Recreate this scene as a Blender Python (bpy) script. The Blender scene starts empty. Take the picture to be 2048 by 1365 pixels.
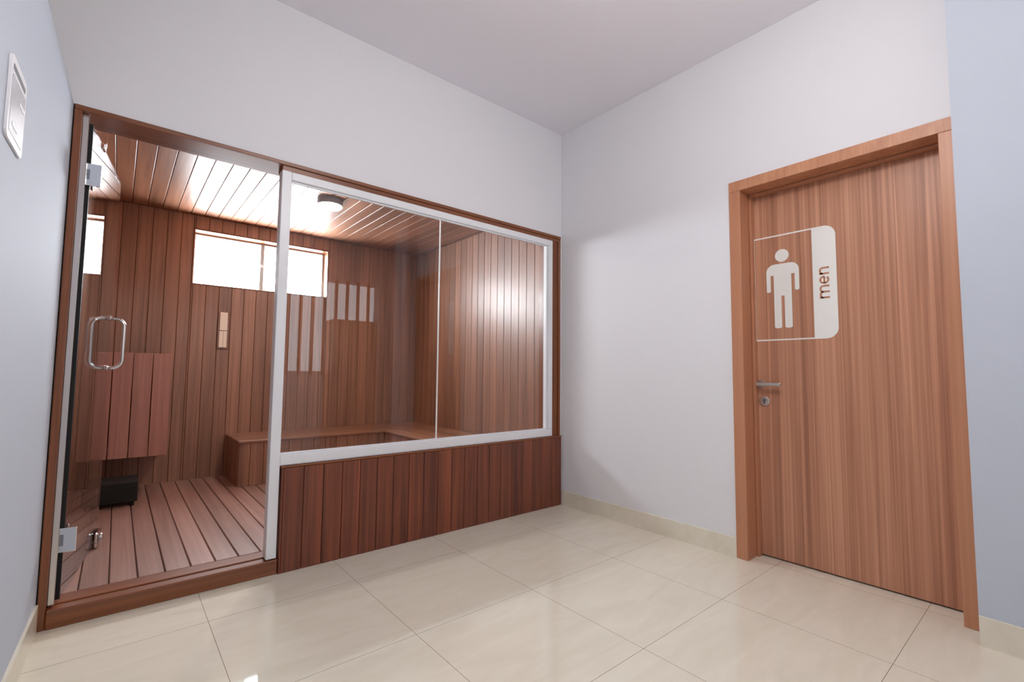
import bpy, bmesh, math, random
from mathutils import Vector, Matrix
random.seed(7)
S = bpy.context.scene
COL = S.collection
PI = math.pi

# ---------------------------------------------------------------- camera
CX, CY, CZ = -2.80, -2.707, 1.05
YAW, PITCH, ROLL, FPX = math.radians(50.01), math.radians(3.90), math.radians(0.545), 939.5
cd = bpy.data.cameras.new('camera')
cam = bpy.data.objects.new('camera', cd); COL.objects.link(cam)
cd.sensor_fit = 'HORIZONTAL'; cd.sensor_width = 36.0
cd.lens = FPX / 2048 * 36.0
cd.clip_start = 0.02
f = Vector((math.cos(PITCH)*math.cos(YAW), math.cos(PITCH)*math.sin(YAW), math.sin(PITCH)))
r0 = Vector((math.sin(YAW), -math.cos(YAW), 0)); u0 = r0.cross(f)
rr = math.cos(ROLL)*r0 + math.sin(ROLL)*u0
uu = -math.sin(ROLL)*r0 + math.cos(ROLL)*u0
M = Matrix((rr, uu, -f)).transposed().to_4x4(); M.translation = (CX, CY, CZ)
cam.matrix_world = M
S.camera = cam

# ---------------------------------------------------------------- sky and exposure
SKY_BACK, SKY_FRONT = 1.5, 23.0      # the sky is brighter on the sauna's side of the building
ROOM_LAMP = 26.0
SAUNA_LAMP = 60.0
w = bpy.data.worlds.new('overcast_sky'); S.world = w; w.use_nodes = True
bg = w.node_tree.nodes['Background']
bg.inputs[0].default_value = (0.90, 0.95, 1.0, 1)
_n = w.node_tree.nodes; _l = w.node_tree.links
_tc = _n.new('ShaderNodeTexCoord'); _sp = _n.new('ShaderNodeSeparateXYZ'); _mr = _n.new('ShaderNodeMapRange')
_l.new(_tc.outputs['Generated'], _sp.inputs[0]); _l.new(_sp.outputs['Y'], _mr.inputs['Value'])
_mr.inputs['From Min'].default_value = -0.4; _mr.inputs['From Max'].default_value = 0.4
_mr.inputs['To Min'].default_value = SKY_BACK; _mr.inputs['To Max'].default_value = SKY_FRONT
_l.new(_mr.outputs[0], bg.inputs[1])
S.view_settings.view_transform = 'Standard'; S.view_settings.look = 'None'
S.view_settings.exposure = 1.35; S.view_settings.gamma = 1.0
S.view_settings.use_curve_mapping = False
def portal(loc, rot, sx, sy):                      # tells the renderer where daylight comes in
    l = bpy.data.lights.new('daylight_portal', 'AREA'); l.shape = 'RECTANGLE'; l.size = sx; l.size_y = sy
    l.cycles.is_portal = True
    o = bpy.data.objects.new('daylight_portal', l); COL.objects.link(o); o.location = loc; o.rotation_euler = rot
portal((-1.72, 2.56, 2.08), (-PI/2, 0, 0), 1.25, 0.55)
portal((-0.45, -4.36, 1.70), (PI/2, 0, 0), 1.55, 1.45)

# ---------------------------------------------------------------- materials
def lin(c):
    return tuple((v/255/12.92 if v/255 <= 0.04045 else ((v/255+0.055)/1.055)**2.4) for v in c) + (1,)
def newmat(name):
    m = bpy.data.materials.new(name); m.use_nodes = True
    nt = m.node_tree
    return m, nt, nt.nodes['Principled BSDF']
def plain(name, col, rough=0.5, metal=0.0, spec=0.5, bump=0.0, bscale=200):
    m, nt, b = newmat(name)
    b.inputs['Base Color'].default_value = lin(col); b.inputs['Roughness'].default_value = rough
    b.inputs['Metallic'].default_value = metal; b.inputs['Specular IOR Level'].default_value = spec
    if bump:
        tc = nt.nodes.new('ShaderNodeTexCoord'); n = nt.nodes.new('ShaderNodeTexNoise'); bp = nt.nodes.new('ShaderNodeBump')
        n.inputs['Scale'].default_value = bscale; n.inputs['Detail'].default_value = 4
        bp.inputs['Strength'].default_value = bump; bp.inputs['Distance'].default_value = 0.002
        nt.links.new(tc.outputs['Object'], n.inputs['Vector']); nt.links.new(n.outputs['Fac'], bp.inputs['Height'])
        nt.links.new(bp.outputs['Normal'], b.inputs['Normal'])
    return m
def math_node(nt, op, a, b=None):
    n = nt.nodes.new('ShaderNodeMath'); n.operation = op
    for i, v in enumerate((a, b)):
        if v is None: continue
        if isinstance(v, (int, float)): n.inputs[i].default_value = v
        else: nt.links.new(v, n.inputs[i])
    return n.outputs[0]
def wood(name, dark, light, axis, rough=0.35, coat=0.0, coat_rough=0.2, var=0.35, fine=40.0, along=0.9, contrast=1.0, bump=0.15):
    """grain runs along the given axis; every board (mesh island) gets its own piece of grain and its own tone"""
    m, nt, b = newmat(name); N = nt.nodes; L = nt.links
    tc = N.new('ShaderNodeTexCoord'); geo = N.new('ShaderNodeNewGeometry')
    off = N.new('ShaderNodeVectorMath'); off.operation = 'SCALE'; off.inputs[0].default_value = (13.0, 17.0, 11.0)
    L.new(geo.outputs['Random Per Island'], off.inputs['Scale'])
    add = N.new('ShaderNodeVectorMath'); add.operation = 'ADD'
    L.new(tc.outputs['Object'], add.inputs[0]); L.new(off.outputs[0], add.inputs[1])
    mp = N.new('ShaderNodeMapping'); sc = [fine]*3; sc['xyz'.index(axis)] = along
    mp.inputs['Scale'].default_value = sc; L.new(add.outputs[0], mp.inputs['Vector'])
    n1 = N.new('ShaderNodeTexNoise'); n1.inputs['Scale'].default_value = 1.0; n1.inputs['Detail'].default_value = 5
    n1.inputs['Roughness'].default_value = 0.6; n1.inputs['Distortion'].default_value = 0.6
    L.new(mp.outputs[0], n1.inputs['Vector'])
    mp2 = N.new('ShaderNodeMapping'); sc2 = [fine*0.28]*3; sc2['xyz'.index(axis)] = along*0.5
    mp2.inputs['Scale'].default_value = sc2; L.new(add.outputs[0], mp2.inputs['Vector'])
    n2 = N.new('ShaderNodeTexNoise'); n2.inputs['Scale'].default_value = 1.0; n2.inputs['Detail'].default_value = 3
    L.new(mp2.outputs[0], n2.inputs['Vector'])
    g = math_node(nt, 'ADD', math_node(nt, 'MULTIPLY', n1.outputs['Fac'], 0.6), math_node(nt, 'MULTIPLY', n2.outputs['Fac'], 0.4))
    cr = N.new('ShaderNodeValToRGB'); e = cr.color_ramp.elements
    e[0].position = 0.5-0.16/contrast; e[0].color = lin(dark); e[1].position = 0.5+0.16/contrast; e[1].color = lin(light)
    L.new(g, cr.inputs['Fac'])
    tone = math_node(nt, 'ADD', math_node(nt, 'MULTIPLY', geo.outputs['Random Per Island'], var), 1.0-var/2)
    mx = N.new('ShaderNodeVectorMath'); mx.operation = 'SCALE'
    L.new(cr.outputs['Color'], mx.inputs[0]); L.new(tone, mx.inputs['Scale'])
    L.new(mx.outputs[0], b.inputs['Base Color'])
    b.inputs['Roughness'].default_value = rough
    b.inputs['Coat Weight'].default_value = coat; b.inputs['Coat Roughness'].default_value = coat_rough
    if bump:
        bp = N.new('ShaderNodeBump'); bp.inputs['Strength'].default_value = bump; bp.inputs['Distance'].default_value = 0.0015
        L.new(g, bp.inputs['Height']); L.new(bp.outputs['Normal'], b.inputs['Normal'])
    return m
def glass(name, tint):
    """thin pane: both faces reflect by angle, the rest passes straight through"""
    m = bpy.data.materials.new(name); m.use_nodes = True; nt = m.node_tree; N = nt.nodes; L = nt.links
    N.remove(N['Principled BSDF']); out = N['Material Output']
    geo = N.new('ShaderNodeNewGeometry'); dot = N.new('ShaderNodeVectorMath'); dot.operation = 'DOT_PRODUCT'
    L.new(geo.outputs['Incoming'], dot.inputs[0]); L.new(geo.outputs['Normal'], dot.inputs[1])
    c = math_node(nt, 'ABSOLUTE', dot.outputs['Value'])
    p = math_node(nt, 'POWER', math_node(nt, 'SUBTRACT', 1.0, c), 5.0)
    fac = math_node(nt, 'ADD', math_node(nt, 'MULTIPLY', p, 0.96), 0.04)
    t = N.new('ShaderNodeBsdfTransparent'); t.inputs[0].default_value = tint
    g = N.new('ShaderNodeBsdfGlossy'); g.inputs['Roughness'].default_value = 0.0
    mix = N.new('ShaderNodeMixShader'); L.new(fac, mix.inputs[0]); L.new(t.outputs[0], mix.inputs[1]); L.new(g.outputs[0], mix.inputs[2])
    L.new(mix.outputs[0], out.inputs['Surface'])
    return m
def emit(name, col, strength):
    m, nt, b = newmat(name)
    b.inputs['Base Color'].default_value = (0.9, 0.9, 0.9, 1); b.inputs['Emission Color'].default_value = lin(col)
    b.inputs['Emission Strength'].default_value = strength
    return m
def tile(name, rough, grid=True):
    m, nt, b = newmat(name); N = nt.nodes; L = nt.links
    tc = N.new('ShaderNodeTexCoord'); sep = N.new('ShaderNodeSeparateXYZ'); L.new(tc.outputs['Object'], sep.inputs[0])
    mp = N.new('ShaderNodeMapping'); mp.inputs['Scale'].default_value = (2.2, 9.0, 9.0); mp.inputs['Rotation'].default_value = (0, 0, 0.5)
    L.new(tc.outputs['Object'], mp.inputs['Vector'])
    n = N.new('ShaderNodeTexNoise'); n.inputs['Scale'].default_value = 1.3; n.inputs['Detail'].default_value = 8; n.inputs['Distortion'].default_value = 1.2
    L.new(mp.outputs[0], n.inputs['Vector'])
    cr = N.new('ShaderNodeValToRGB'); e = cr.color_ramp.elements
    e[0].position = 0.3; e[0].color = lin(TILE_A); e[1].position = 0.7; e[1].color = lin(TILE_B)
    L.new(n.outputs['Fac'], cr.inputs['Fac'])
    col = cr.outputs['Color']
    if grid:
        def line(v, o, p, hw):
            a = math_node(nt, 'DIVIDE', math_node(nt, 'SUBTRACT', v, o), p)
            fr = math_node(nt, 'FRACT', math_node(nt, 'ADD', a, 100.5))
            d = math_node(nt, 'MULTIPLY', math_node(nt, 'ABSOLUTE', math_node(nt, 'SUBTRACT', fr, 0.5)), p)
            return math_node(nt, 'LESS_THAN', d, hw)
        g = math_node(nt, 'MAXIMUM', line(sep.outputs['X'], -0.572, 0.627, 0.0009), line(sep.outputs['Y'], -0.333, 0.634, 0.0009))
        mx = N.new('ShaderNodeMixRGB'); L.new(g, mx.inputs['Fac']); L.new(col, mx.inputs[1]); mx.inputs[2].default_value = lin((120, 108, 92))
        col = mx.outputs[0]
    L.new(col, b.inputs['Base Color'])
    b.inputs['Roughness'].default_value = rough
    bp = N.new('ShaderNodeBump'); bp.inputs['Strength'].default_value = 0.02; bp.inputs['Distance'].default_value = 0.002
    L.new(n.outputs['Fac'], bp.inputs['Height']); L.new(bp.outputs['Normal'], b.inputs['Normal'])
    return m
TILE_A, TILE_B = (221, 214, 196), (229, 222, 206)
WHITE = (226, 226, 230)
M_WALL = plain('white_wall_paint', WHITE, 0.55, spec=0.3, bump=0.03, bscale=120)
M_DIMWHITE = plain('dimmed_white_paint', (192, 199, 211), 0.75, spec=0.15)  # white wall paint with weaker, bluish light worked into its colour
M_CEIL = plain('white_ceiling_paint', (236, 234, 241), 0.8, spec=0.2)
M_FLOOR = tile('polished_cream_tile', 0.035)
M_SKIRT = tile('cream_tile_skirting', 0.15, False)
SD, SL = (122, 81, 60), (174, 122, 94)
M_WX = wood('sauna_timber_along_x', SD, SL, 'x', 0.38, 0.5, 0.22)
M_WY = wood('sauna_timber_along_y', SD, SL, 'y', 0.42, 0.2, 0.28)
M_WZ = wood('sauna_timber_along_z', SD, SL, 'z', 0.45, 0.45, 0.30, var=0.24)
M_GUARD = wood('guard_timber', (146, 92, 76), (190, 128, 108), 'z', 0.42, 0.4, 0.3, var=0.15)
M_FL = wood('sauna_floor_timber', (136, 98, 86), (172, 132, 118), 'y', 0.42, 0.3, 0.3)
M_WY.node_tree.nodes['Principled BSDF'].inputs['Specular IOR Level'].default_value = 0.3
M_PANEL = wood('dark_red_timber', (86, 41, 28), (140, 74, 48), 'z', 0.45, 0.2, 0.35, var=0.3, contrast=1.35)
M_TRX = wood('oiled_trim_along_x', (102, 53, 25), (146, 82, 42), 'x', 0.35, 0.4, 0.2, var=0.1)
M_TRZ = wood('oiled_trim_along_z', (102, 53, 25), (146, 82, 42), 'z', 0.35, 0.4, 0.2, var=0.1)
DD, DL = (160, 108, 82), (207, 152, 122)
M_DOOR = wood('door_veneer', DD, DL, 'z', 0.4, 0.0, var=0.0, fine=75, along=0.5, contrast=1.35, bump=0.04)
M_DFZ = wood('door_frame_veneer', (176, 118, 88), (196, 138, 104), 'z', 0.4, 0.0, var=0.05, fine=50, along=0.5, bump=0.04)
M_DFY = wood('door_head_veneer', (176, 118, 88), (204, 148, 112), 'z', 0.4, 0.0, var=0.05, fine=50, along=8.0, bump=0.04)
M_ALU = plain('white_coated_aluminium', (232, 234, 238), 0.35, spec=0.5)
M_GLASS = glass('clear_glass', (0.97, 0.975, 0.975, 1))
M_DGLASS = glass('grey_door_glass', (0.90, 0.92, 0.93, 1))
M_CHROME = plain('polished_chrome', (225, 227, 230), 0.09, 1.0)
M_STEEL = plain('brushed_steel', (205, 203, 196), 0.3, 1.0)
M_BLACK = plain('black_rubber', (14, 14, 15), 0.6)
M_BLACKSTEEL = plain('matt_black_steel', (24, 20, 18), 0.8)
M_SEAL = plain('white_silicone', (238, 238, 236), 0.35)
M_STICK = plain('white_vinyl', (236, 236, 232), 0.45)
M_LETTER = wood('veneer_showing_through', DD, DL, 'z', 0.4, var=0.0, fine=62, along=0.55, bump=0)
M_CREAM = plain('cream_plastic', (246, 228, 208), 0.5)
M_LAMP = emit('sauna_lamp_diffuser', (255, 252, 246), SAUNA_LAMP)
M_LAMP2 = emit('room_lamp_diffuser', (255, 250, 246), ROOM_LAMP)
M_HOUSE = plain('white_lamp_housing', (150, 152, 158), 0.4)
M_GREY = plain('grey_slot', (110, 114, 122), 0.5)
M_PLATE = plain('white_plastic', (240, 240, 244), 0.35)
M_WINALU = plain('grey_aluminium', (150, 146, 144), 0.4, 0.4)

# ---------------------------------------------------------------- mesh helpers
class MB:
    def __init__(s): s.bm = bmesh.new()
    def box(s, x0, x1, y0, y1, z0, z1, bev=0.0, seg=1):
        x0, x1 = sorted((x0, x1)); y0, y1 = sorted((y0, y1)); z0, z1 = sorted((z0, z1))
        v = [s.bm.verts.new((x, y, z)) for x in (x0, x1) for y in (y0, y1) for z in (z0, z1)]
        fs = [s.bm.faces.new([v[i] for i in q]) for q in ((0,1,3,2),(4,6,7,5),(0,4,5,1),(2,3,7,6),(0,2,6,4),(1,5,7,3))]
        if bev:
            ed = list({e for q in fs for e in q.edges})
            bmesh.ops.bevel(s.bm, geom=ed, offset=bev, segments=seg, profile=0.5, affect='EDGES')
        return s
    def prism(s, pts, axis, a0, a1):
        """polygon (list of 2-D points) extruded along the axis between a0 and a1"""
        def P(p, a): return {'x': (a, p[0], p[1]), 'y': (p[0], a, p[1]), 'z': (p[0], p[1], a)}[axis]
        A = [s.bm.verts.new(P(p, a0)) for p in pts]; B = [s.bm.verts.new(P(p, a1)) for p in pts]
        s.bm.faces.new(A); s.bm.faces.new(B)
        n = len(pts)
        for i in range(n): s.bm.faces.new((A[i], A[(i+1) % n], B[(i+1) % n], B[i]))
        return s
    def cyl(s, c, axis, r, l0, l1, n=32, r1=None, bev=0):
        r1 = r if r1 is None else r1
        def P(a, rad, t):
            p, q = rad*math.cos(a), rad*math.sin(a)
            return {'x': (c[0]+t, c[1]+p, c[2]+q), 'y': (c[0]+p, c[1]+t, c[2]+q), 'z': (c[0]+p, c[1]+q, c[2]+t)}[axis]
        prof = [(r, l0), (r1, l1)] if not bev else [(r-bev, l0), (r, l0+bev), (r1, l1-bev), (r1-bev, l1)]
        rings = [[s.bm.verts.new(P(2*PI*i/n, rad, t)) for i in range(n)] for rad, t in prof]
        for A, B in zip(rings, rings[1:]):
            for i in range(n): s.bm.faces.new((A[i], A[(i+1) % n], B[(i+1) % n], B[i])).smooth = True
        s.bm.faces.new(rings[0]); s.bm.faces.new(rings[-1])
        return s
    def tube(s, pts, r, n=12, closed=False):
        pts = [Vector(p) for p in pts]; m = len(pts); rings = []
        up = Vector((0.013, 0.02, 1))
        for i, p in enumerate(pts):
            a = pts[(i-1) % m] if closed or i else pts[i]
            b = pts[(i+1) % m] if closed or i < m-1 else pts[i]
            t = (b-a).normalized()
            q = t.cross(up)
            if q.length < 0.2 or (i and q.dot(prev) < 0 and abs(q.dot(prev)) > 0): pass
            if not i:
                q = t.orthogonal().normalized()
            else:
                q = (prev - t*prev.dot(t)).normalized()
            prev = q; k = t.cross(q)
            rings.append([s.bm.verts.new(p + r*(math.cos(2*PI*j/n)*q + math.sin(2*PI*j/n)*k)) for j in range(n)])
        for i in range(m if closed else m-1):
            A, B = rings[i], rings[(i+1) % m]
            for j in range(n): s.bm.faces.new((A[j], A[(j+1) % n], B[(j+1) % n], B[j])).smooth = True
        if not closed: s.bm.faces.new(rings[0]); s.bm.faces.new(rings[-1])
        return s
    def build(s, name, mat, parent=None, local=False):
        bmesh.ops.recalc_face_normals(s.bm, faces=s.bm.faces)
        me = bpy.data.meshes.new(name)
        if parent is not None and not local:
            off = world_loc(parent)
            for v in s.bm.verts: v.co -= off
        s.bm.to_mesh(me); s.bm.free()
        o = bpy.data.objects.new(name, me); COL.objects.link(o); me.materials.append(mat)
        if parent is not None: o.parent = parent
        return o
def world_loc(o):
    p = Vector(o.location)
    while o.parent is not None: o = o.parent; p += Vector(o.location)
    return p
def tag(o, label, cat=None, group=None, kind=None):
    o['label'] = label
    if cat: o['category'] = cat
    if group: o['group'] = group
    if kind: o['kind'] = kind
    return o
def empty(name, loc, label, cat=None, group=None, kind=None):
    o = bpy.data.objects.new(name, None); COL.objects.link(o); o.location = loc; o.empty_display_size = 0.1
    return tag(o, label, cat, group, kind)
def struct(o, label, cat): return tag(o, label, cat, kind='structure')
def part(o, label): o['label'] = label; return o

# ---------------------------------------------------------------- room shell
H = 3.073          # ceiling
OT = 2.190         # top of the opening into the sauna
T = 0.16           # thickness of the wall with the opening
SC = 2.468         # sauna ceiling
SB = 2.388         # sauna back wall
SF = 0.08          # sauna floor
XR = -0.045        # sauna wall beyond the corner
XL = -3.0
BY = -4.2
m = MB(); m.box(-4.8, 1.4, BY-0.2, 2.7, -0.12, 0)
struct(m.build('floor', M_FLOOR), 'polished cream floor tiles of the room in front of the sauna', 'floor')
m = MB(); m.box(-4.8, 1.4, BY-0.2, 2.7, H, H+0.1)
struct(m.build('ceiling', M_CEIL), 'plain white ceiling of the room', 'ceiling')
m = MB(); m.box(-4.8, 0.2, 0, T, OT, H); m.box(-4.8, XL, 0, T, 0, OT); m.box(-0.012, 0.2, 0, T, 0, OT)
struct(m.build('wall_front', M_WALL), 'white wall above and around the sauna opening', 'wall')
DY0, DY1, DT = -1.415, -2.424, 2.212    # door frame outline in the wall
m = MB(); m.box(0, 0.2, DY0, 0, 0, H); m.box(0, 0.2, -2.45, DY0, DT, H); m.box(0.19, 0.2, -2.45, DY0, 0, DT)
struct(m.build('wall_right', M_WALL), 'white wall between the sauna corner and the wooden men door', 'wall')
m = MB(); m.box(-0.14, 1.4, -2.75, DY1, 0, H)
struct(m.build('wall_pier', M_DIMWHITE), 'white wall pier projecting beside the hinge edge of the wooden men door', 'wall')
m = MB(); m.box(1.2, 1.4, BY, -2.75, 0, H)
struct(m.build('wall_side', M_WALL), 'white side wall beyond the pier, out of view', 'wall')
def lx(y): return XL + 0.03*y      # the low partition leans slightly away from square
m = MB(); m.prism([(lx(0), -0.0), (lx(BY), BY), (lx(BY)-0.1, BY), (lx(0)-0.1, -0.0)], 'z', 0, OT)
struct(m.build('wall_left', M_DIMWHITE), 'pale satin partition wall along the glass door side', 'wall')
m = MB(); m.box(-4.8, -4.7, BY, 0, 0, H)
struct(m.build('wall_far', M_WALL), 'white wall hidden behind the pale partition', 'wall')
# wall behind the camera with its window
WX0, WX1, WZ0, WZ1 = -1.20, 0.30, 1.0, 2.42
m = MB(); m.box(-4.8, WX0, BY-0.15, BY, 0, H); m.box(WX1, 1.4, BY-0.15, BY, 0, H); m.box(WX0, WX1, BY-0.15, BY, 0, WZ0); m.box(WX0, WX1, BY-0.15, BY, WZ1, H)
struct(m.build('wall_back', M_WALL), 'white wall facing the sauna front, seen only as a reflection', 'wall')
e = empty('window_3', (-0.45, BY-0.08, WZ0), 'daylit window reflected as a pale rectangle in the sauna glass', 'window', kind='structure')
m = MB(); m.box(WX0, WX0+0.05, BY-0.1, BY-0.06, WZ0, WZ1); m.box(WX1-0.05, WX1, BY-0.1, BY-0.06, WZ0, WZ1)
m.box(WX0+0.05, WX1-0.05, BY-0.1, BY-0.06, WZ0, WZ0+0.05); m.box(WX0+0.05, WX1-0.05, BY-0.1, BY-0.06, WZ1-0.05, WZ1)
m.build('window_frame', M_ALU, e)
for k in range(8):  # unseen bars added to stripe the window's reflection in the sauna glass
    x = WX0+0.19+k*0.165; MB().box(x-0.023, x+0.023, BY-0.058, BY-0.03, WZ0, WZ1, 0.003).build('added_stripe_bar', M_TRZ, e)
MB().box(WX0+0.05, WX1-0.05, BY-0.083, BY-0.077, WZ0+0.05, WZ1-0.05).build('pane', M_GLASS, e)

# skirtings
def skirt(name, pts, label):
    m = MB(); m.prism(pts, 'z', 0, 0.112); return struct(m.build(name, M_SKIRT), label, 'baseboard')
skirt('baseboard_right', [(0, -0.022), (-0.012, -0.022), (-0.012, DY0), (0, DY0)], 'cream tile skirting between the sauna panel and the wooden door')
skirt('baseboard_pier', [(-0.14, DY1-0.001), (-0.152, DY1-0.001), (-0.152, -2.75), (-0.14, -2.75)], 'cream tile skirting along the white pier beside the door')
skirt('baseboard_left', [(lx(-0.02), -0.02), (lx(-0.02)+0.010, -0.02), (lx(BY)+0.010, BY), (lx(BY), BY)], 'cream tile skirting along the pale partition')

# ---------------------------------------------------------------- timber lining of the opening
m = MB()
m.box(XL+0.005, -0.012, -0.008, T+0.02, OT-0.022, OT-0.001, 0.002)
struct(m.build('trim_1', M_TRX), 'brown timber board lining the head of the sauna opening', 'trim')
m = MB(); m.box(-2.165, -0.034, 0.0, 0.09, 2.139, OT-0.022, 0.002)
struct(m.build('trim_5', M_TRX), 'brown timber strip between the head lining and the white window frame', 'trim')
m = MB(); m.box(XL+0.004, XL+0.03, -0.008, T+0.02, 0.0, OT-0.022, 0.003); 
struct(m.build('trim_2', M_TRZ), 'brown timber jamb on which the glass door hangs', 'trim')
m = MB(); m.box(-0.104, -0.036, 0.004, T, 0.545, OT-0.022, 0.003); m.box(-0.036, -0.014, -0.008, T, 0.545, OT-0.022, 0.003)
struct(m.build('trim_3', M_TRZ), 'brown timber jamb between the white window frame and the corner', 'trim')
m = MB(); m.box(XL+0.03, -2.112, -0.012, 0.045, 0, 0.074, 0.004); m.box(XL+0.03, -2.115, 0.048, 0.142, 0, 0.080, 0.003)
struct(m.build('trim_4', M_TRX), 'reddish timber threshold under the glass door', 'trim')

# ---------------------------------------------------------------- sauna shell of boards
PIT = 0.1035
def spans(a, b, first, pit=PIT):
    """board intervals between a and b with joints at first + k*pit"""
    k = math.ceil((a-first)/pit + 1e-6); js = [a]
    while first + k*pit < b - 1e-6:
        if first + k*pit - js[-1] > 0.012: js.append(first + k*pit)
        k += 1
    js.append(b); return list(zip(js, js[1:]))
G = 0.0022; BT = 0.016
BX0, BX1, BZ0, BZ1 = -2.325, -1.112, 1.830, 2.345     # daylight opening in the back wall
m = MB()
for a, b in spans(XL, XR, -2.829):
    segs = []
    if b <= BX0 or a >= BX1: segs = [(a, b, 0, SC)]
    else:
        if a < BX0: segs.append((a, BX0, 0, SC))
        if b > BX1: segs.append((BX1, b, 0, SC))
        a2, b2 = max(a, BX0), min(b, BX1)
        segs += [(a2, b2, 0, BZ0), (a2, b2, BZ1, SC)]
    for p, q, z0, z1 in segs:
        if q-p > 0.012: m.box(p+G/2, q-G/2, SB, SB+BT, z0, z1, 0.003)
for x0, x1, z0, z1 in ((-3.2, BX0-0.001, 0, SC+0.1), (BX1+0.001, 0.2, 0, SC+0.1), (BX0-0.001, BX1+0.001, 0, BZ0-0.001), (BX0-0.001, BX1+0.001, BZ1+0.001, SC+0.1)):
    m.box(x0, x1, SB+BT+0.001, SB+0.17, z0, z1)
struct(m.build('wall_sauna_back', M_WZ), 'upright brown boards of the sauna back wall with the high window', 'wall')
m = MB()
for a, b in spans(T+0.02, SB, 0.172, 0.1055): m.box(XR, XR+BT, a+G/2, b-G/2, 0, SC, 0.003)
m.box(XR+BT+0.001, 0.2, T+0.001, SB+0.16, 0, SC+0.1)
struct(m.build('wall_sauna_right', M_WZ), 'upright brown boards of the sauna wall beyond the glass', 'wall')
m = MB()
for a, b in spans(T+0.02, SB, 0.172, 0.1055): m.box(XL-BT, XL, a+G/2, b-G/2, 0, SC, 0.003)
m.box(-3.2, XL-BT-0.001, T+0.001, SB+0.16, 0, SC+0.1)
struct(m.build('wall_sauna_left', M_WZ), 'upright brown boards of the sauna wall behind the open glass door', 'wall')
m = MB()
for a, b in spans(XL, XR, -2.829): m.box(a+G/2, b-G/2, T+0.002, T+0.018, OT, SC, 0.003)
struct(m.build('wall_sauna_front', M_WZ), 'brown boards over the opening on the sauna side', 'wall')
m = MB()
for a, b in spans(XL, XR, -2.875): m.box(a+G/2+.001, b-G/2-.001, T+0.018, SB, SC, SC+BT, 0.002)
m.box(-3.2, 0.2, T+0.001, SB+0.16, SC+BT+0.001, SC+0.1)
struct(m.build('ceiling_sauna', M_WY), 'glossy brown board ceiling of the sauna', 'ceiling')
m = MB()
for a, b in spans(XL, XR, -2.882):
    m.box(a+G/2+.001, b-G/2-.001, 0.145, SB, SF-0.02, SF, 0.0035)
m.box(XL, XR, 0.145, SB, 0.001, SF-0.021)
struct(m.build('floor_sauna', M_FL), 'reddish brown floorboards inside the sauna', 'floor')

# panel under the window
e = empty('wall_panel', (-1.06, 0.03, 0), 'low dark red board wall under the sauna window', 'panel', kind='structure')
m = MB()
m.box(-2.110, -2.100, -0.022, 0.0, 0.0, 0.540, 0.002)
for a, b in spans(-2.100, -0.014, -1.998, 0.1045): m.box(a+G/2, b-G/2, -0.020, -0.004, 0.0, 0.540, 0.003)
m.build('boards', M_PANEL, e)
m = MB(); m.box(-2.110, -0.014, -0.003, 0.085, 0.0, 0.540); m.build('core', M_PANEL, e)
m = MB()
for a, b in spans(-2.110, XR, -1.998, 0.1045): m.box(a+G/2, b-G/2, 0.087, 0.10, SF, 0.540, 0.003)
m.build('inner_boards', M_WZ, e)
m = MB(); m.box(-2.114, -0.014, -0.024, 0.095, 0.540, 0.549, 0.002); m.build('ledge', M_TRX, e)

# ---------------------------------------------------------------- white framed sauna window
e = empty('window_1', (-1.14, 0.03, 0.55), 'white framed glass partition of two panes above the dark board wall', 'window', kind='structure')
FY0, FY1 = -0.006, 0.050
m = MB(); m.box(-2.168, -2.118, FY0-0.002, FY1+0.006, 0.080, 2.139, 0.003); m.build('frame_post', M_ALU, e)
m = MB(); m.box(-2.118, -0.105, FY0, FY1, 2.094, 2.139, 0.003); m.build('frame_head', M_ALU, e)
m = MB(); m.box(-2.118, -0.105, FY0, FY1, 0.550, 0.606, 0.003); m.build('frame_sill', M_ALU, e)
m = MB(); m.box(-0.150, -0.105, FY0, FY1, 0.606, 2.094, 0.003); m.build('frame_jamb', M_ALU, e)
m = MB(); m.box(-0.166, -0.151, FY0+0.012, FY1-0.01, 0.607, 2.093, 0.002)
m.box(-2.117, -0.167, FY0+0.014, FY0+0.022, 2.084, 2.0935); m.box(-2.117, -0.167, FY0+0.014, FY0+0.022, 0.6065, 0.615)
m.build('glazing_bead', M_ALU, e)
GY = 0.028
MB().box(-2.117, -1.160, GY-0.003, GY+0.003, 0.607, 2.093).build('pane', M_GLASS, e)
MB().box(-1.152, -0.151, GY-0.003, GY+0.003, 0.607, 2.093).build('pane', M_GLASS, e)
part(MB().box(-1.1595, -1.1525, GY-0.004, GY+0.004, 0.607, 2.093).build('joint_seal', M_SEAL, e), 'white joint between the two panes')

# ---------------------------------------------------------------- high sauna window
e = empty('window_2', (-1.72, SB+0.1, BZ0), 'bright high sliding window in the sauna back wall', 'window', kind='structure')
RY0, RY1 = SB-0.004, SB+0.168
m = MB()
m.box(BX0-0.001, BX1+0.001, RY0, RY1, BZ1-0.014, BZ1+0.001, 0.002); m.box(BX0-0.001, BX1+0.001, RY0, RY1, BZ0-0.001, BZ0+0.010, 0.002)
m.box(BX0-0.001, BX0+0.012, RY0, RY1, BZ0+0.010, BZ1-0.014, 0.002); m.box(BX1-0.012, BX1+0.001, RY0, RY1, BZ0+0.010, BZ1-0.014, 0.002)
m.build('timber_reveal', M_TRX, e)
a0, a1, z0, z1 = BX0+0.012, BX1-0.012, BZ0+0.010, BZ1-0.014
m = MB(); FY = SB+0.115
m.box(a0, a0+0.016, FY, FY+0.05, z0, z1); m.box(a1-0.02, a1, FY, FY+0.05, z0, z1); m.box(a0+.016, a1-.02, FY, FY+0.05, z0, z0+0.016); m.box(a0+.016, a1-.02, FY, FY+0.05, z1-0.018, z1)
m.build('window_frame', M_WINALU, e)
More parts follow.
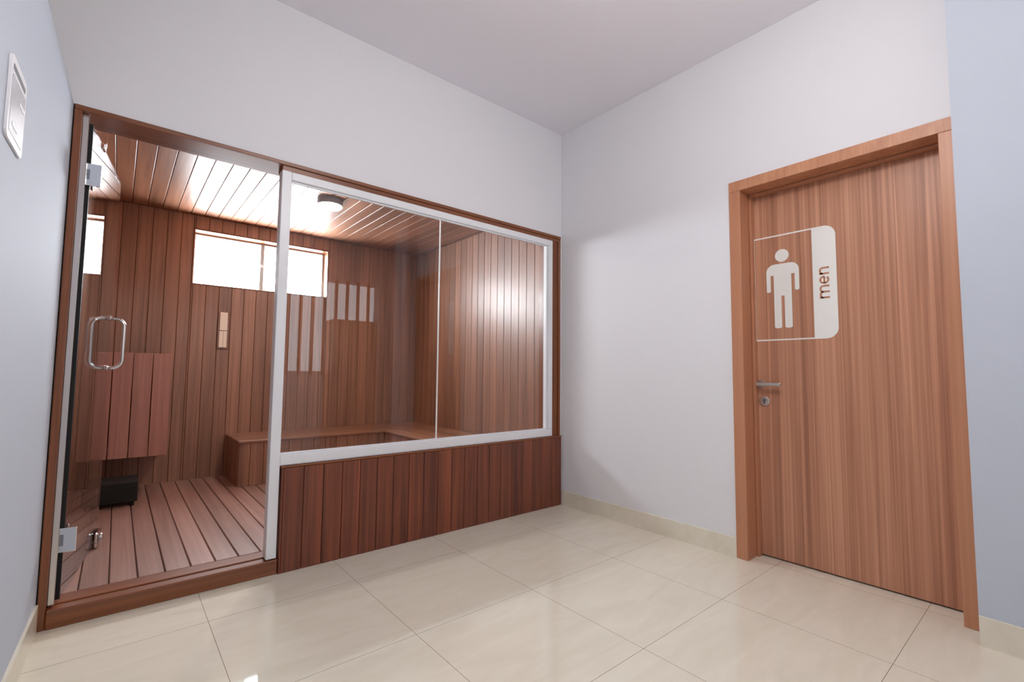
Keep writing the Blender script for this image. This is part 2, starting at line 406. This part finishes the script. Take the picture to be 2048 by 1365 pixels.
m = MB(); m.box(-1.748, -1.712, FY+0.002, FY+0.045, z0+0.016, z1-0.018, 0.002); mu = m.build('meeting_stile', M_WINALU, e)
m = MB(); m.box(-1.744, -1.716, FY-0.006, FY+0.001, 2.085, 2.112, 0.003); m.build('latch', M_ALU, mu)
MB().box(a0+0.016, -1.749, FY+0.022, FY+0.027, z0+0.016, z1-0.018).build('pane', M_GLASS, e)
MB().box(-1.711, a1-0.02, FY+0.030, FY+0.035, z0+0.016, z1-0.018).build('pane', M_GLASS, e)

m = MB(); m.box(XL+0.0305, XL+0.052, 0.025, 0.05, SF+0.001, OT-0.023, 0.002)
struct(m.build('trim_6', plain('satin_metal_strip', (206, 200, 198), 0.22, 0.85)), 'pale metal strip along the hinge jamb of the glass door', 'trim')
# ---------------------------------------------------------------- open glass door
HX, HY = -2.942, 0.062
ANG = math.radians(82.6)
e = empty('door_1', (HX, HY, 0), 'glass sauna door with chrome pull handle standing open', 'door', kind='structure')
e.rotation_euler = (0, 0, ANG)                     # local x runs from the hinge to the free edge
LW, LZ0, LZ1 = 0.785, 0.092, 2.142
m = MB(); m.box(0.008, LW, -0.005, 0.005, LZ0, LZ1, 0.001); leaf = m.build('glass_leaf', M_DGLASS, e, True)
m = MB(); m.box(0.0, 0.0075, -0.007, 0.007, LZ0-0.004, LZ1); part(m.build('edge_seal', M_BLACK, e, True), 'black rubber seal on the hinge edge')
hb = MB()
def hinge(z):
    h = MB()
    for q in (-1, 1):
        h.box(0.004, 0.050, 0.0055*q, 0.020*q, z-0.034, z+0.034, 0.005, 2)
        h.box(0.030, 0.044, 0.0055*q, 0.017*q, z-0.052, z+0.052, 0.004, 2)
    h.cyl((-0.002, 0, z), 'z', 0.011, -0.045, 0.045, 20, bev=0.003)
    h.box(-0.026, 0.0035, -0.014, 0.014, z-0.026, z+0.026, 0.003, 2)
    k = h.build('hinge', M_CHROME, e, True)
    q = MB(); q.box(-0.026, -0.018, -0.052, 0.040, z-0.050, z+0.050, 0.003, 2); q.build('wall_plate', M_CHROME, k, True)
hinge(1.905); hinge(0.335)
def pull(side):
    z0, z1, off, r, R = 1.055, 1.335, 0.072*side, 0.0105, 0.045
    x = LW - 0.075; pts = [(x, 0.004*side, z0), (x, off-R*side, z0)]
    for k in range(1, 9):
        a = k/8*PI/2; pts.append((x, off-R*side+R*side*math.sin(a), z0+R-R*math.cos(a)))
    for k in range(0, 9):
        a = k/8*PI/2; pts.append((x, off-R*side+R*side*math.cos(a), z1-R+R*math.sin(a)))
    pts.append((x, 0.004*side, z1))
    return pts
def handle():
    A = pull(1); B = pull(-1)
    m = MB(); m.tube(A, 0.0105, 14); m.tube(B, 0.0105, 14)
    for z in (1.055, 1.335):
        m.cyl((LW-0.075, 0, z), 'y', 0.016, 0.0055, 0.011, 20); m.cyl((LW-0.075, 0, z), 'y', 0.016, -0.011, -0.0055, 20)
    part(m.build('pull_handle', M_CHROME, e, True), 'chrome loop handle on both faces of the glass')
handle()
def corner(z, s):
    m = MB()
    for q in (-1, 1):
        m.box(LW-0.115, LW+0.004, 0.0055*q, 0.022*q, z, z+0.080, 0.008, 2)
        m.cyl((LW-0.052, 0, z+0.040), 'y', 0.024, min(0.023*q, 0.036*q), max(0.023*q, 0.036*q), 24, bev=0.004)
        m.box(LW-0.100, LW-0.088, 0.0225*q, 0.027*q, z+0.012, z+0.068, 0.003)
    m.box(LW+0.0045, LW+0.009, -0.020, 0.020, z+0.004, z+0.076, 0.002)
    part(m.build('floor_lock', M_CHROME, e, True), 'chrome lock clamped on the bottom corner')
corner(LZ0-0.008, 1)
m = MB(); m.box(0.22, 0.275, -0.012, 0.012, LZ1-0.02, LZ1+0.012, 0.006, 2); m.cyl((0.262, 0, LZ1+0.014), 'y', 0.012, -0.014, 0.014, 18)
part(m.build('top_clip', M_CHROME, e, True), 'small chrome clip on the top edge')

# ---------------------------------------------------------------- wooden door with the men sign
e = empty('door_2', (0.0, -1.92, 0), 'reddish wooden door with the white men sign and lever handle', 'door', kind='structure')
FX0 = -0.012; LX = 0.146
m = MB(); m.box(FX0, 0.188, DY0-0.064, DY0+0.001, 0, DT-0.062, 0.002); m.build('frame_jamb', M_DFZ, e)
m = MB(); m.box(FX0, 0.188, DY1, -2.364, 0, DT-0.062, 0.002); m.build('frame_jamb', M_DFZ, e)
m = MB(); m.box(FX0, 0.188, DY1, DY0+0.001, DT-0.0615, DT, 0.002); m.build('frame_head', M_DFY, e)
LY0, LY1 = DY0-0.0665, -2.361
m = MB(); m.box(0.105, LX-0.004, DY0-0.0645, DY0-0.078, 0, DT-0.062, 0.002); m.box(0.105, LX-0.004, -2.3635, -2.353, 0, DT-0.062, 0.002)
m.box(0.105, LX-0.004, DY0-0.078, -2.353, DT-0.078, DT-0.0625, 0.002)
m.build('door_stop', M_DFZ, e)
m = MB(); m.box(LX, LX+0.04, LY1, LY0, 0.008, DT-0.064, 0.0015); leaf2 = m.build('door_leaf', M_DOOR, e)
def lever():
    m = MB(); y, z = -1.512, 0.998
    m.cyl((LX, y, z), 'x', 0.024, -0.009, -0.0005, 28, bev=0.002); m.cyl((LX, y, z), 'x', 0.0095, -0.05, -0.006, 18)
    m.box(LX-0.060, LX-0.042, y+0.010, y-0.125, z-0.009, z+0.010, 0.004, 2)
    h = m.build('lever_handle', M_STEEL, leaf2)
    m = MB(); y, z = -1.528, 0.898
    m.cyl((LX, y, z), 'x', 0.029, -0.008, -0.0005, 32, bev=0.003)
    l = m.build('lock', M_STEEL, leaf2)
    m = MB(); m.cyl((LX, y, z+0.006), 'x', 0.0095, -0.0095, -0.0075, 20); m.box(LX-0.0095, LX-0.0075, y-0.005, y+0.005, z-0.016, z+0.002)
    m.build('key_cylinder', M_GREY, e)
lever()
# sign: drawn with (a, z), a = distance from the latch side along the door
SX = LX-0.0012
def rounded(y0, y1, z0, z1, rad, n=10):     # rounded only on the far (more negative y) side
    p = [(y0, z0), (y0, z1)]
    for k in range(n+1):
        a = PI/2*k/n; p.append((y1+rad-rad*math.sin(a), z1-rad+rad*math.cos(a)))
    for k in range(n+1):
        a = PI/2*k/n; p.append((y1+rad-rad*math.cos(a), z0+rad-rad*math.sin(a)))
    return p
sg = empty('sign', (0, 0, 0), 'white vinyl men sign on the door'); sg.parent = e
SY0, SYm, SY1, SZ0, SZ1 = -1.486, -1.800, -1.914, 1.254, 1.878
m = MB(); m.prism(rounded(SYm, SY1, SZ0, SZ1, 0.058), 'x', SX, LX-0.0002)
m.box(SX, LX-0.0002, SY0, SYm+0.0005, SZ1-0.008, SZ1); m.box(SX, LX-0.0002, SY0, SYm+0.0005, SZ0, SZ0+0.008); m.box(SX, LX-0.0002, SY0-0.007, SY0, SZ0+0.008, SZ1-0.008)
def to_local(o_parent, mb, name, mat):
    for v in mb.bm.verts: v.co -= Vector(e.location)
    return mb.build(name, mat, o_parent, True)
to_local(sg, m, 'band', M_STICK)
m = MB(); yc = -1.644
m.cyl((LX, yc, 1.752), 'x', 0.037, -0.0012, -0.0002, 40)
W = 0.0875
out = []
def arc(cy, cz, rad, a0, a1, n=8): return [(cy+rad*math.cos(a0+(a1-a0)*k/n), cz+rad*math.sin(a0+(a1-a0)*k/n)) for k in range(n+1)]
hl = []      # half outline, d = outward from the centre line
sh, R = 1.704, 0.045
half = [(0.0, sh)] + [(W-R+R*math.sin(PI/2*k/8), sh-R+R*math.cos(PI/2*k/8)) for k in range(9)] + [(W, 1.548)] \
     + [(W-0.0115+0.0115*math.cos(PI*k/6), 1.546-0.006*math.sin(PI*k/6)) for k in range(7)] + [(W-0.023, 1.638), (0.0475, 1.638), (0.0475, 1.335)] \
     + [(0.0475-0.0195+0.0195*math.cos(PI*k/6), 1.333-0.008*math.sin(PI*k/6)) for k in range(7)] + [(0.0085, 1.515), (0.0, 1.515)]
for s in (1, -1): m.prism([(yc+s*d, z) for d, z in half], 'x', SX, LX-0.0002)
to_local(sg, m, 'man_pictogram', M_STICK)
def letters():
    m = MB(); th = 0.0125; K = 0.80
    def ribbon(pts):                    # pts in letter space: u along the reading direction, v up
        P = [Vector(p) for p in pts]; A, B = [], []
        for i, p in enumerate(P):
            a = P[max(i-1, 0)]; b = P[min(i+1, len(P)-1)]; t = (b-a).normalized(); nrm = Vector((-t.y, t.x))
            A.append(p+nrm*th/2); B.append(p-nrm*th/2)
        poly = A + B[::-1]
        for i in range(len(P)-1):
            q = [A[i], A[i+1], B[i+1], B[i]]
            m.prism([(BASE+K*pt.y, U0+K*pt.x) for pt in q], 'x', SX-0.0006, SX-0.00005)
    xh = 0.060
    def arch(u, wd):
        r = wd*0.42
        pts = [(u, 0.0), (u, xh-0.002)]
        ribbon([(u, 0), (u, xh)])
        pts = [(u, xh-r)] + [(u+r-r*math.cos(PI/2*k/6), xh-th/2-r+0.0+r*math.sin(PI/2*k/6)+0.0) for k in range(7)]
        pts += [(u+wd-r+r*math.sin(PI/2*k/6), xh-th/2-r+r*math.cos(PI/2*k/6)) for k in range(7)] + [(u+wd, 0)]
        ribbon(pts)
    arch(0.006, 0.040); 
    r = 0.017; u = 0.046
    ribbon([(u, xh-th/2-r)] + [(u+r-r*math.cos(PI/2*k/6), xh-th/2-r+r*math.sin(PI/2*k/6)) for k in range(7)] + [(u+0.040-r+r*math.sin(PI/2*k/6), xh-th/2-r+r*math.cos(PI/2*k/6)) for k in range(7)] + [(u+0.040, 0)])
    # e
    cu, cv, ru, rv = 0.129, xh/2, 0.023, xh/2-th/2
    ribbon([(cu-ru, cv), (cu+ru, cv)])
    ribbon([(cu+ru*math.cos(a), cv+rv*math.sin(a)) for a in [k/24*(2*PI-0.75) for k in range(25)]])
    arch(0.172, 0.040)
    to_local(sg, m, 'lettering', M_LETTER)['label'] = 'the word men showing the wood through the white band'
BASE, U0 = -1.879, 1.474
def flip(v): return v
letters()

# ---------------------------------------------------------------- bench
BZ = 0.46; BF = 1.80; BL = -1.984; RX = -0.690
e = empty('bench', (-1.0, 2.1, SF), 'low brown timber bench running round the sauna corner behind the glass', 'bench')
m = MB()
for a, b in spans(BF-0.012, SB-0.001, BF+0.105, 0.117): m.box(BL-0.008, XR-0.001, a+G/2, b-G/2, BZ-0.022, BZ, 0.004)
m.build('seat', M_WX, e)
m = MB()
for a, b in spans(RX-0.012, XR-0.001, RX+0.107, 0.115): m.box(a+G/2, b-G/2, T+0.03, BF-0.013, BZ-0.022, BZ, 0.004)
m.build('return_seat', M_WY, e)
m = MB()
for a, b in spans(BL, RX, -1.90, 0.104): m.box(a+G/2, b-G/2, BF, BF+0.016, SF, BZ-0.0225, 0.003)
for a, b in spans(BF+0.017, SB-0.001, BF+0.12, 0.104): m.box(BL, BL+0.016, a+G/2, b-G/2, SF, BZ-0.0225, 0.003)
for a, b in spans(T+0.03, BF-0.001, 0.29, 0.104): m.box(RX, RX+0.016, a+G/2, b-G/2, SF, BZ-0.0225, 0.003)
m.build('front_boards', M_WZ, e)

# ---------------------------------------------------------------- heater guard and low black box
GX0, GX1, GYF, GZ0, GZ1 = XL+0.002, -2.462, 1.95, 0.375, 1.178
e = empty('heater_guard', ((GX0+GX1)/2, SB, GZ0), 'boxy guard of wide upright boards fixed in the sauna behind the open glass door', 'heater guard')
m = MB()
for a, b in spans(GX0, GX1, GX1-0.121, 0.121): m.box(a+0.003, b-0.003, GYF, GYF+0.020, GZ0, GZ1, 0.002)
m.build('front_boards', M_GUARD, e)
m = MB()
for a, b in spans(GYF+0.021, SB-0.001, GYF+0.14, 0.121): m.box(GX1-0.020, GX1-0.0025, a+0.002, b-0.002, GZ0, GZ1, 0.003)
m.build('side_boards', M_WZ, e)
for z in (GZ1-0.09, GZ0+0.04): MB().box(GX0+0.01, GX1-0.022, GYF+0.021, GYF+0.05, z, z+0.05).build('batten', M_WX, e)
e = empty('low_black_box', (-2.79, 1.78, SF), 'low black box standing under the boxy timber guard', 'heater')  # black box built for a dark shape on the floor under the guard
m = MB(); m.box(-2.94, -2.64, 1.64, 1.93, SF+0.03, 0.25, 0.006, 2); m.build('body', M_BLACKSTEEL, e)
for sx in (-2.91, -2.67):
    for sy in (1.67, 1.90): MB().cyl((sx, sy, SF), 'z', 0.014, 0, 0.031, 14).build('foot', M_BLACKSTEEL, e)
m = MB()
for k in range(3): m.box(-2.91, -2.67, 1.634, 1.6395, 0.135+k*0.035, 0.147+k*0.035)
m.build('grille', M_BLACKSTEEL, e)

# ---------------------------------------------------------------- gauge on the back wall
e = empty('wall_gauge', (-2.057, SB, 1.27), 'narrow pale two-part gauge in a brown wooden frame on the sauna back wall', 'gauge')
gx0, gx1, gz0, gz1 = -2.092, -2.022, 1.262, 1.590
m = MB(); m.box(gx0-0.012, gx1+0.012, SB-0.012, SB-0.0005, gz0-0.016, gz1+0.006, 0.003); m.build('backing', M_TRZ, e)
zm = 1.418
MB().box(gx0+0.004, gx1-0.004, SB-0.020, SB-0.0125, zm+0.003, gz1, 0.002).build('upper_plate', M_CREAM, e)
m = MB(); m.box(gx0+0.002, gx0+0.034, SB-0.020, SB-0.0125, gz0, zm-0.002, 0.002); m.box(gx0+0.0355, gx1-0.004, SB-0.020, SB-0.0125, gz0, zm-0.002, 0.002)
m.build('lower_plate', M_CREAM, e)

# ---------------------------------------------------------------- lamps
def lamp(x, y, z, r, h, mat, label, group=None):
    e = empty('ceiling_light', (x, y, z), label, 'ceiling light', group)
    m = MB(); m.cyl((x, y, z), 'z', r, -h, -0.0005, 48, bev=0.004); m.build('housing', M_HOUSE, e)
    m = MB()
    m.cyl((x, y, z), 'z', r-0.009, -h-0.010, -h-0.0005, 48, r1=r-0.005)
    m.build('diffuser', mat, e)
lamp(-1.515, 1.19, SC, 0.100, 0.050, M_LAMP, 'round white drum lamp glowing on the sauna board ceiling')
gx, gy, gz, gr = -1.75, -2.3, 2.62, 0.14
e = empty('globe_light', (gx, gy, H), 'white globe lamp hanging from the room ceiling, out of the picture', 'ceiling light')
MB().cyl((gx, gy, H), 'z', 0.06, -0.03, -0.0005, 32, bev=0.004).build('canopy', M_HOUSE, e)
MB().cyl((gx, gy, H), 'z', 0.012, gz+gr-H, -0.031, 16).build('stem', M_HOUSE, e)
m = MB(); bmesh.ops.create_uvsphere(m.bm, u_segments=40, v_segments=24, radius=gr, matrix=Matrix.Translation((gx, gy, gz)))
for q in m.bm.faces: q.smooth = True
m.build('globe', M_LAMP2, e)

# ---------------------------------------------------------------- control panel on the partition
e = empty('control_panel', (lx(-1.02), -1.02, 1.60), 'square white control panel with a dark slot high on the pale partition', 'control panel')
e.rotation_euler = (0, 0, math.atan(-0.03))
# local: y along the wall (towards the sauna = +), x out of the wall
def rrect(y0, y1, z0, z1, r, n=6):
    p = []
    for cy, cz, a in ((y1-r, z1-r, 0), (y0+r, z1-r, PI/2), (y0+r, z0+r, PI), (y1-r, z0+r, 1.5*PI)): p += [(cy+r*math.cos(a+PI/2*k/n), cz+r*math.sin(a+PI/2*k/n)) for k in range(n+1)]
    return p
MB().prism(rrect(-0.10, 0.08, 0.0, 0.205, 0.018), 'x', 0.0005, 0.006).build('faceplate', M_PLATE, e, True)
MB().prism(rrect(-0.085, 0.067, 0.02, 0.160, 0.008), 'x', 0.0062, 0.007).build('screen', plain('pale_grey_plastic', (206, 210, 218), 0.25), e, True)
MB().prism(rrect(-0.08, 0.06, 0.172, 0.186, 0.004), 'x', 0.0062, 0.0066).build('slot', M_GREY, e, True)
for zz, yy in ((0.12, 0.03), (0.045, -0.03)):
    MB().prism(rrect(yy-0.03, yy+0.03, zz-0.005, zz+0.005, 0.003), 'x', 0.0072, 0.008).build('button', M_PLATE, e, True)

# ---------------------------------------------------------------- locker seen only in the glass
e = empty('locker', (-0.2, -3.95, 0), 'tall brown wooden locker that shows only as a reflection in the sauna glass', 'locker')
MB().box(-0.52, 0.12, BY+0.002, -3.82, 0.0, 1.78, 0.004).build('body', M_DFZ, e)
for x0, x1, kx in ((-0.515, -0.202, -0.235), (-0.198, 0.115, -0.165)):
    d = MB().box(x0, x1, -3.819, -3.80, 0.06, 1.76, 0.003).build('door', M_DFZ, e)
    MB().cyl((kx, -3.80, 1.0), 'y', 0.014, 0.001, 0.025, 18, bev=0.003).build('knob', M_STEEL, e)
